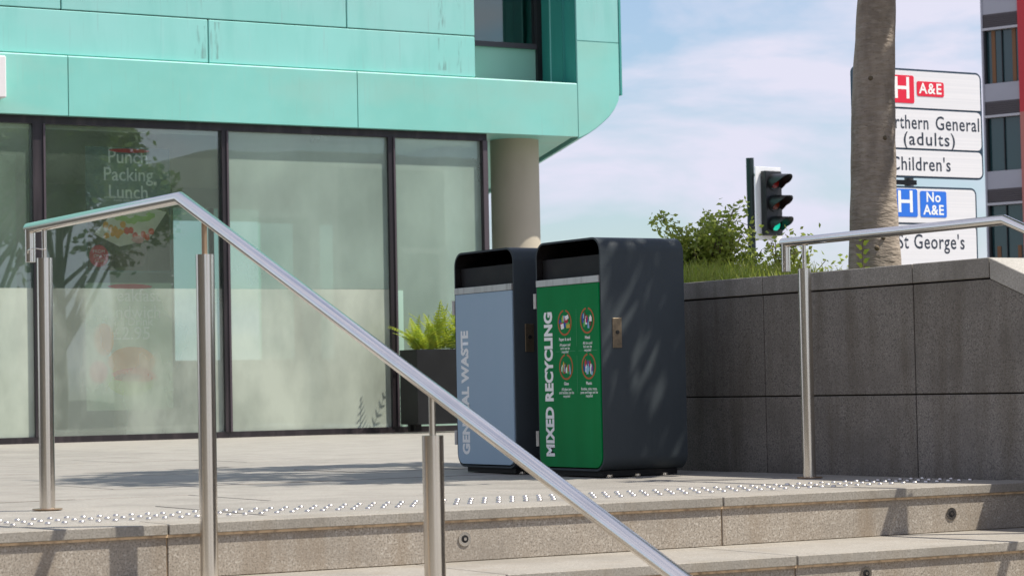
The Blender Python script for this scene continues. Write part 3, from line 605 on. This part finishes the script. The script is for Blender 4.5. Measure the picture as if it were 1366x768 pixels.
# ================================================================== trees
def tree(loc, h, rad, crown_c, crown_r, label, seed, nleaf, lsize, wob=.015, spread=(.17, .17, .12), limb0=.45, group=None, nlimb=26, low=(), barky=False):
    g = random.Random(seed); root = empty('tree', loc, label=label, cat='tree', group=group); L0 = Vector(loc)
    pts = []; rr = []; top = crown_c.z
    for i in range(15):
        t = i/14; pts.append(L0+Vector(((crown_c.x-L0.x)*t**2.4+wob*math.sin(3.1*t+seed), (crown_c.y-L0.y)*t**2.4+wob*math.cos(2.3*t+seed)-wob, (top-L0.z)*t)))
        rr.append(rad*(1-.62*t)*(1+.16*max(0, 1-t*9))+.002*g.uniform(-1, 1))
    if barky:      # finer rings with an uneven outline, branch scars and a ring-shaped ridge
        fp = []; fr = []
        for i in range(14):
            for s_ in range(6): fp.append(pts[i].lerp(pts[i+1], s_/6)); fr.append(rr[i]+(rr[i+1]-rr[i])*s_/6)
        tm = MB().sweep(fp, fr, 40); nv = []
        for q, v_ in enumerate(tm.v):
            k_ = q//40; a_ = (q % 40)/40*2*math.pi; c_ = fp[min(k_, len(fp)-1)]; f_ = 1+.022*math.sin(3*a_+k_*.21)+.016*math.sin(5*a_-k_*.33+1)+.012*math.sin(k_*1.3)+g.uniform(-.006, .006)
            nv.append(tuple(c_+(Vector(v_)-c_)*f_))
        tm.v = nv; trunk = tm.build('trunk', M['bark'], root)
        for (zz, aa, sz) in ((1.22, 205, .020), (1.19, 236, .016), (1.23, 252, .013), (1.78, 262, .016), (2.08, 222, .018)):
            i_ = min(range(len(fp)), key=lambda q: abs(fp[q].z-zz)); dv = Vector((math.cos(R(aa)), math.sin(R(aa)), 0)); o_ = fp[i_]+dv*(fr[i_]*.985)
            sc_ = MB().sweep([o_-dv*.01, o_+dv*.004, o_+dv*.009], [sz, sz*.85, sz*.35], 12).build('branch_scar', M['twig'], trunk)
    else: tm = MB().sweep(pts, rr, 20); trunk = tm.build('trunk', M['bark'], root)
    cen = []
    lm = MB()
    for k in range(nlimb):
        t = g.uniform(limb0, .98); i = int(t*14); p0 = pts[i]; az = g.uniform(0, 2*math.pi); el = g.uniform(-.05, .9)
        d = Vector((math.cos(az)*math.cos(el), math.sin(az)*math.cos(el), math.sin(el)))
        e = Vector((crown_c.x+d.x*crown_r.x*g.uniform(.6, .95), crown_c.y+d.y*crown_r.y*g.uniform(.6, .95), crown_c.z+(d.z*1.6-.55)*crown_r.z*g.uniform(.6, .95)))
        mid = p0.lerp(e, .5)+Vector((0, 0, .25)); q = [p0, p0.lerp(mid, .6), mid, mid.lerp(e, .5)+Vector((0, 0, .06)), e]
        lm.sweep(q, [rr[i]*.45, rr[i]*.35, .03, .018, .007], 7, False)
        for s_ in range(9): cen.append(q[2+s_ % 3].lerp(e, g.random())+Vector((g.gauss(0, .22), g.gauss(0, .22), g.gauss(0, .18))))
    lowc = []
    for e in low:
        e = Vector(e); p0 = pts[7]; q = [p0, p0.lerp(e, .35)+Vector((0, 0, .25)), p0.lerp(e, .7)+Vector((0, 0, .2)), e]
        lm.sweep(q, [.035, .025, .016, .006], 7, False)
        for s_ in range(9): lowc.append(q[2].lerp(e, g.uniform(0, 1.25))+Vector((g.gauss(0, .24), g.gauss(0, .24), g.gauss(0, .12))))
    lm.build('limb', M['bark'], root)
    gg = np.random.default_rng(seed); cen = np.array([tuple(c) for c in cen]); idx = gg.integers(0, len(cen), nleaf)
    c = cen[idx]+gg.normal(size=(nleaf, 3))*np.array(spread)
    if lowc:
        lc = np.array([tuple(q) for q in lowc]); c = np.concatenate([c, lc[gg.integers(0, len(lc), 640)]+gg.normal(size=(640, 3))*np.array([.06, .06, .05])])
    leaves('crown', c, lsize, M['leaf'], root, seed=seed)
    return root
# the tree whose trunk stands behind the wall; its crown is above the picture and dapples the bins and the landing
tr = tree((8.56, 10.63, .78), 6, .141, Vector((8.62, 9.85, 5.4)), Vector((1.9, 1.8, 1.2)), 'tree with a smooth grey-brown trunk rising behind the granite wall', 3, 8500, .13, .012, nlimb=22, spread=(.11, .11, .08), low=[(7.98, 8.85, 3.25), (8.05, 8.45, 3.4), (7.62, 9.2, 2.95), (7.5, 8.75, 3.3)], barky=True)  # low limbs added out of view to sharpen the dapple on the bins
# trees beside the road to the right, out of the picture, seen mirrored in the shop glass
for i, (lx, ly, cz, sd) in enumerate(((13.2, 7.4, 5.2, 5), (15.6, 4.6, 4.6, 8), (12.0, 3.4, 5.0, 9))):
    tree((lx, ly, -1.36 if lx > 12.1 else .78), 6, .16, Vector((lx+.1, ly, cz)), Vector((2.3, 2.3, 1.9)), ('nearest street tree beyond the wall, mirrored in the left shop window', 'middle street tree out of view to the right', 'street tree closest to the foot of the steps, out of view')[i], sd, 10000, .17, .05, group='street trees mirrored in the shop glass')

# ================================================================== planting behind the wall
g_ = np.random.default_rng(21)
def bush(loc, stems, label, seed, nl, ls, m, grp=None):
    g = random.Random(seed); root = empty('shrub', loc, label=label, cat='shrub', group=grp); sm = MB(); cs = []
    for k in range(stems[0]):
        az = g.uniform(0, 2*math.pi); r_ = g.uniform(.1, 1)*stems[1]; hh = g.uniform(.55, 1)*stems[2]
        b = Vector(loc)+Vector((g.uniform(-.08, .08), g.uniform(-.08, .08), 0)); e = b+Vector((math.cos(az)*r_, math.sin(az)*r_, hh)); md = b.lerp(e, .5)+Vector((math.cos(az)*r_*-.1, 0, hh*.1))
        sm.sweep([b, md, e], [.008, .005, .002], 5, False)
        for s_ in range(9):
            t = g.uniform(.25, 1); c_ = (b.lerp(md, t*2) if t < .5 else md.lerp(e, t*2-1)); o2 = Vector((g.gauss(0, .05), g.gauss(0, .05), g.gauss(0, .04)))
            cs.append(c_+o2)
            if s_ % 3 == 0: sm.sweep([c_, c_+o2], .002, 4, False)
    sm.build('stem', M['twig'], root); gg = np.random.default_rng(seed); cs = np.array([tuple(c) for c in cs]); idx = gg.integers(0, len(cs), nl)
    leaves('foliage', cs[idx]+gg.normal(size=(nl, 3))*.035, ls, m, root, seed=seed, aspect=.6)
bush((8.36, 11.95, .8), (34, .24, .70), 'tallest leafy shrub behind the wall, just right of the green bin', 31, 5200, .036, M['shrub'])
bush((8.50, 11.95, .8), (26, .28, .45), 'mid-height leafy shrub between the tall shrub and the traffic light pole', 32, 2800, .035, M['shrub'])
bush((8.62, 11.75, .8), (20, .26, .36), 'low leafy shrub in front of the traffic light pole', 33, 1500, .036, M['shrub'])
bush((8.74, 11.65, .8), (20, .24, .52), 'open leafy shrub just left of the right-hand handrail end', 34, 1200, .036, M['shrub'])
bush((8.42, 12.1, .8), (26, .3, .55), 'dense shrub furthest back, mostly hidden by the green bin', 35, 1800, .045, M['shrub'])
sp = empty('sprig', (7.62, 9.52, .80), label='small yellow-green sprig beside the right handrail post, above the coping', cat='plant')
fm = MB(); b = Vector((7.60, 9.51, .80))
for k in range(14):
    z = .07+.022*k; s_ = 1 if k % 2 else -1; q = b+Vector((0, 0, z)); tip = q+Vector((.030*s_, -.018*s_, .022)); fm.add([q, q+Vector((.012*s_, -.007*s_, -.006)), tip, q+Vector((.008*s_, -.004*s_, .02))], [(0, 1, 2, 3)])
fm.build('leaf', M['fern'], sp); MB().sweep([b, b+Vector((0, 0, .38))], .003, 5).build('stem', M['twig'], sp)
# grasses along the back of the wall
n = 7000; gx = g_.uniform(7.50, 8.5, n); gy = g_.uniform(9.9, 12.15, n); keep = g_.random(n) < np.clip((gy-9.6)/1.2, .05, 1); gx, gy = gx[keep], gy[keep]; n = len(gx)
ht = g_.uniform(.20, .42, n)*np.clip(.55+(gy-10)*.35, .5, 1.0); az = g_.uniform(0, 2*np.pi, n); ln = g_.uniform(.1, .5, n)*ht; wd = .0035
dx, dy = np.cos(az), np.sin(az); vs = []; 
for k, (t, w_) in enumerate(((0, 1), (.5, .9), (.85, .55), (1, .08))):
    for s_ in (-1, 1): vs.append(np.stack([gx+dx*ln*t**2-dy*s_*wd*w_, gy+dy*ln*t**2+dx*s_*wd*w_, .795+ht*(t-.12*t*t)], 1))
V_ = np.stack(vs, 1).reshape(-1, 3); F_ = []
for i in range(n):
    o_ = i*8
    for k in range(3): F_.append((o_+2*k, o_+2*k+1, o_+2*k+3, o_+2*k+2))
me = bpy.data.meshes.new('grass'); me.from_pydata(V_.tolist(), [], F_); me.materials.append(M['grass']); go = bpy.data.objects.new('grass', me); C.objects.link(go)
tag(go, 'yellow-green ornamental grass growing along the back of the granite wall', 'grass', kind='stuff')

# ================================================================== traffic light
tl = empty('traffic_light', (20.7, 28.43, -1.36), label='traffic light with green lit, white-backed head on a dark pole behind the wall', cat='traffic light')
MB().cyl((20.70, 28.43, -1.36), (20.70, 28.43, 3.69), .057, n=20).build('pole', M['pole'], tl)
hn = (-Fw*.80+Rt*.60); hn.z = 0; hn.normalize(); hs = Vector((-hn.y, hn.x, 0)); hc = Vector((20.955, 28.285, 3.03)); hz = Vector((0, 0, 1))
def local_box(c, u, v, w, su, sv, sw, name, m, par, bevel=0):
    P = [c+u*a*su/2+v*b_*sv/2+w*c_*sw/2 for a, b_, c_ in ((-1, -1, -1), (1, -1, -1), (1, 1, -1), (-1, 1, -1), (-1, -1, 1), (1, -1, 1), (1, 1, 1), (-1, 1, 1))]
    return MB().add(P, [(0, 3, 2, 1), (4, 5, 6, 7), (0, 1, 5, 4), (1, 2, 6, 5), (2, 3, 7, 6), (3, 0, 4, 7)]).build(name, m, par, bevel)
local_box(hc-hn*.06, hs, hz, hn, .50, 1.06, .015, 'backing_board', M['tlw'], tl, .003)
local_box(hc+hn*.01, hs, hz, hn, .32, .93, .11, 'housing', M['tl'], tl, .01)
for k, mm in ((1, 'red'), (0, 'amber'), (-1, 'greenl')):
    c = hc+hz*.305*k+hn*.068
    ln_ = MB(); ln_.cyl(c, c+hn*.02, .105, .08, n=24); lo = ln_.build('lens', M[mm], tl)
    vis = MB(); nn = 24; a0, a1 = R(-35), R(215)
    for (r_, l1) in ((.118, 1), (.112, 1)):
        ring = []
        for i in range(nn+1):
            a_ = a0+(a1-a0)*i/nn; off = hs*math.cos(a_)*r_+hz*math.sin(a_)*r_; dl = .13+.21*max(0, math.sin(a_))**.6 if math.sin(a_) > 0 else .13+.13*math.sin(a_)
            ring.append((c+off, c+off*1.02+hn*dl-hz*.03*1))
        vis.add([q[0] for q in ring]+[q[1] for q in ring], [(i, i+1, nn+2+i, nn+1+i) for i in range(nn)], 0, True)
    vis.build('visor', M['tl'], tl)
    MB().cyl(c-hn*.004, c+hn*.012, .122, n=28).build('bezel', M['tl'], tl)
for k in (-.42, .42): MB().cyl((20.70, 28.43, hc.z+k), tuple(hc+hz*k-hn*.05), .022, n=10).build('bracket', M['pole'], tl)

# ================================================================== direction sign
sg = empty('road_sign', (15.4, 18.4, 0), label='white hospital direction sign on posts, partly behind the tree trunk', cat='sign')
SY = 18.33
def board(x0, x1, z0, z1, splits):
    pts = rrect(x1-x0, z1-z0, .07, 6)
    MB().prism([(x0+p[0], SY+.004, z0+p[1]) for p in pts], (0, .02, 0)).build('border', M['signb'], sg)
    zs = [z1]+splits+[z0]; n = len(zs)-1
    for i in range(n):
        top, bot = zs[i]-(.020 if i == 0 else .010), zs[i+1]+(.020 if i == n-1 else .010)
        pp = rrect(x1-x0-.04, top-bot, .05, 5, (i == n-1, i == n-1, 1, 1) if i == 0 or i == n-1 else (1, 1, 1, 1))
        MB().prism([(x0+.02+p[0], SY, bot+p[1]) for p in pp], (0, .006, 0)).build('panel', M['signw'], sg)
board(14.572, 16.19, 2.40, 3.462, [3.075, 2.680])
board(14.60, 16.09, 1.45, 2.318, [1.955])
ux, uz = (1, 0, 0), (0, 0, 1); fy = SY-.001
def patch(x0, x1, z0, z1, m): return MB().prism([(x0+p[0], SY-.003, z0+p[1]) for p in rrect(x1-x0, z1-z0, .02, 4)], (0, .002, 0)).build('patch', m, sg)
patch(15.02, 15.33, 3.125, 3.395, M['signr']); text('letter', 'H', .30, M['print'], sg, (15.18, SY-.0032, 3.262), ux, uz, 'CENTER', bold=.003)
patch(15.365, 15.705, 3.20, 3.345, M['signr']); text('letter', 'A&E', .145, M['print'], sg, (15.535, SY-.0032, 3.272), ux, uz, 'CENTER', bold=.003, spacing=1.15)
text('lettering', 'Northern', .19, M['signt'], sg, (14.86, SY-.0003, 2.935), ux, uz, 'LEFT', bold=.002, fit=.63, spacing=1.08)
text('lettering', 'General', .19, M['signt'], sg, (15.585, SY-.0003, 2.935), ux, uz, 'LEFT', bold=.002, fit=.555, spacing=1.08)
text('lettering', '(adults)', .18, M['signt'], sg, (15.175, SY-.0003, 2.775), ux, uz, 'LEFT', bold=.002, fit=.645, spacing=1.12)
text('lettering', "Children's", .185, M['signt'], sg, (15.015, SY-.0003, 2.53), ux, uz, 'LEFT', bold=.002, fit=.745, spacing=1.08)
patch(14.98, 15.335, 2.02, 2.29, M['signbl']); text('letter', 'H', .30, M['print'], sg, (15.185, SY-.0032, 2.157), ux, uz, 'CENTER', bold=.003)
patch(15.37, 15.70, 2.02, 2.275, M['signbl']); text('letter', 'No\nA&E', .135, M['print'], sg, (15.535, SY-.0032, 2.150), ux, uz, 'CENTER', bold=.003, spacing=1.1)
text('lettering', 'St', .2, M['signt'], sg, (15.075, SY-.0003, 1.775), ux, uz, 'LEFT', bold=.002, fit=.135, spacing=1.08)
text('lettering', "George's", .2, M['signt'], sg, (15.275, SY-.0003, 1.775), ux, uz, 'LEFT', bold=.002, fit=.635, spacing=1.08)
for x_ in (14.95, 15.30): MB().cyl((x_, SY+.075, -.03), (x_, SY+.075, 3.40), .045, n=16).build('post', M['signg'], sg)
bx('bracket', (15.1, SY+.03, 2.335), (15.36, SY+.06, 2.38), M['tl'], sg)

# ================================================================== office building at the right edge
P0 = Vector((40.5, 45.8, 0)); dd = Vector((.352, -.936, 0)); nn_ = Vector((-.936, -.352, 0))
ob = empty('office_building', tuple(P0), label='grey office block with red fin and dark windows at the right edge', cat='building')
def ob_box(t0, t1, z0, z1, d0, d1, name, m):
    P = [P0+dd*t+nn_*d+Vector((0, 0, z)) for t, d, z in ((t0, d0, z0), (t1, d0, z0), (t1, d1, z0), (t0, d1, z0), (t0, d0, z1), (t1, d0, z1), (t1, d1, z1), (t0, d1, z1))]
    return MB().add(P, [(0, 3, 2, 1), (4, 5, 6, 7), (0, 1, 5, 4), (1, 2, 6, 5), (2, 3, 7, 6), (3, 0, 4, 7)]).build(name, m, ob)
ob_box(0, 14, -1.36, 16, -8, -.25, 'wall', M['bgrey'])
ob_box(0, .045, -1.36, 16, -.25, .02, 'corner_trim', M['bgrey'])
FH = 2.165
for f_ in range(-2, 4):
    zb = 5.12+FH*f_   # louvre bottom reference
    for b_ in range(0, 6):
        o_ = b_*1.25
        lv = ob_box(o_+.05, o_+1.0, zb-.33, zb, -.25, -.01, 'louvre', M['blouv'])
        for s_ in range(6): 
            z_ = zb-.30+s_*.052; P = [P0+dd*t+nn_*d+Vector((0, 0, z_+e)) for t, d, e in ((o_+.05, -.01, 0), (o_+1.0, -.01, 0), (o_+1.0, .01, -.015), (o_+.05, .01, -.015))]
            MB().add(P, [(0, 1, 2, 3)]).build('slat', M['blouv'], lv)
        ob_box(o_+.03, o_+1.02, zb-.40, zb-.34, -.25, .03, 'sill', M['bframe'])
        ob_box(o_+.045, o_+1.02, zb, zb+.44, -.25, 0, 'panel', M['bgrey'])
        wn_ = ob_box(o_+.06, o_+1.0, zb+.44, zb+FH-.41, -.25, -.12, 'window', M['bglass'])
        ob_box(o_+.055, o_+.09, zb+.44, zb+FH-.41, -.12, -.02, 'frame', M['tl']); ob_box(o_+.50, o_+.52, zb+.44, zb+FH-.41, -.12, -.07, 'frame', M['tl'])
        if f_ in (1, 3, -1):
            for t_ in (.22, .78): ob_box(o_+t_, o_+t_+.10, zb+.44+(0 if f_ == 1 else 0), zb+FH-.41-(0 if f_ == 1 else 1.0), -.12, -.10, 'blind', M['bwood'])
        ob_box(o_+1.02, o_+1.25, zb-.33, zb+FH-.33, -.25, .06, 'fin', M['bred'] if zb > 6 else M['bsalm'])
# office block across the road behind the viewer's right, seen only in the glass
oc = empty('rendered_building', (34, -8, -1.36), label='beige rendered block across the road, out of view, mirrored faintly in the shop glass', cat='building')
bx('wall', (26, -20, -1.36), (48, -12, 7), M['bill'], oc)
for i in range(7):
    for k in range(2): bx('window', (27+i*3, -12.0, .2+k*3.2), (28.6+i*3, -11.94, 2.0+k*3.2), M['bglass'], oc)

lb = empty('added_brick_block', (-20, 0, -1.36), label='dark brick block added out of view at the left, to darken reflections in the steel posts', cat='building')  # unseen block added as a dark reflection for the posts
bx('wall', (-30, -30, -1.36), (-16, 22, 9), mat('dark brick', (.10, .085, .07), .85, noise=[((3, 3, 12), (.07, .055, .045), .4, .7, .8)]), lb)
for i in range(10):
    for k in range(3): bx('window', (-16.0, -28+i*5, -.2+k*3.1), (-15.94, -26+i*5, 1.6+k*3.1), M['bglass'], lb)
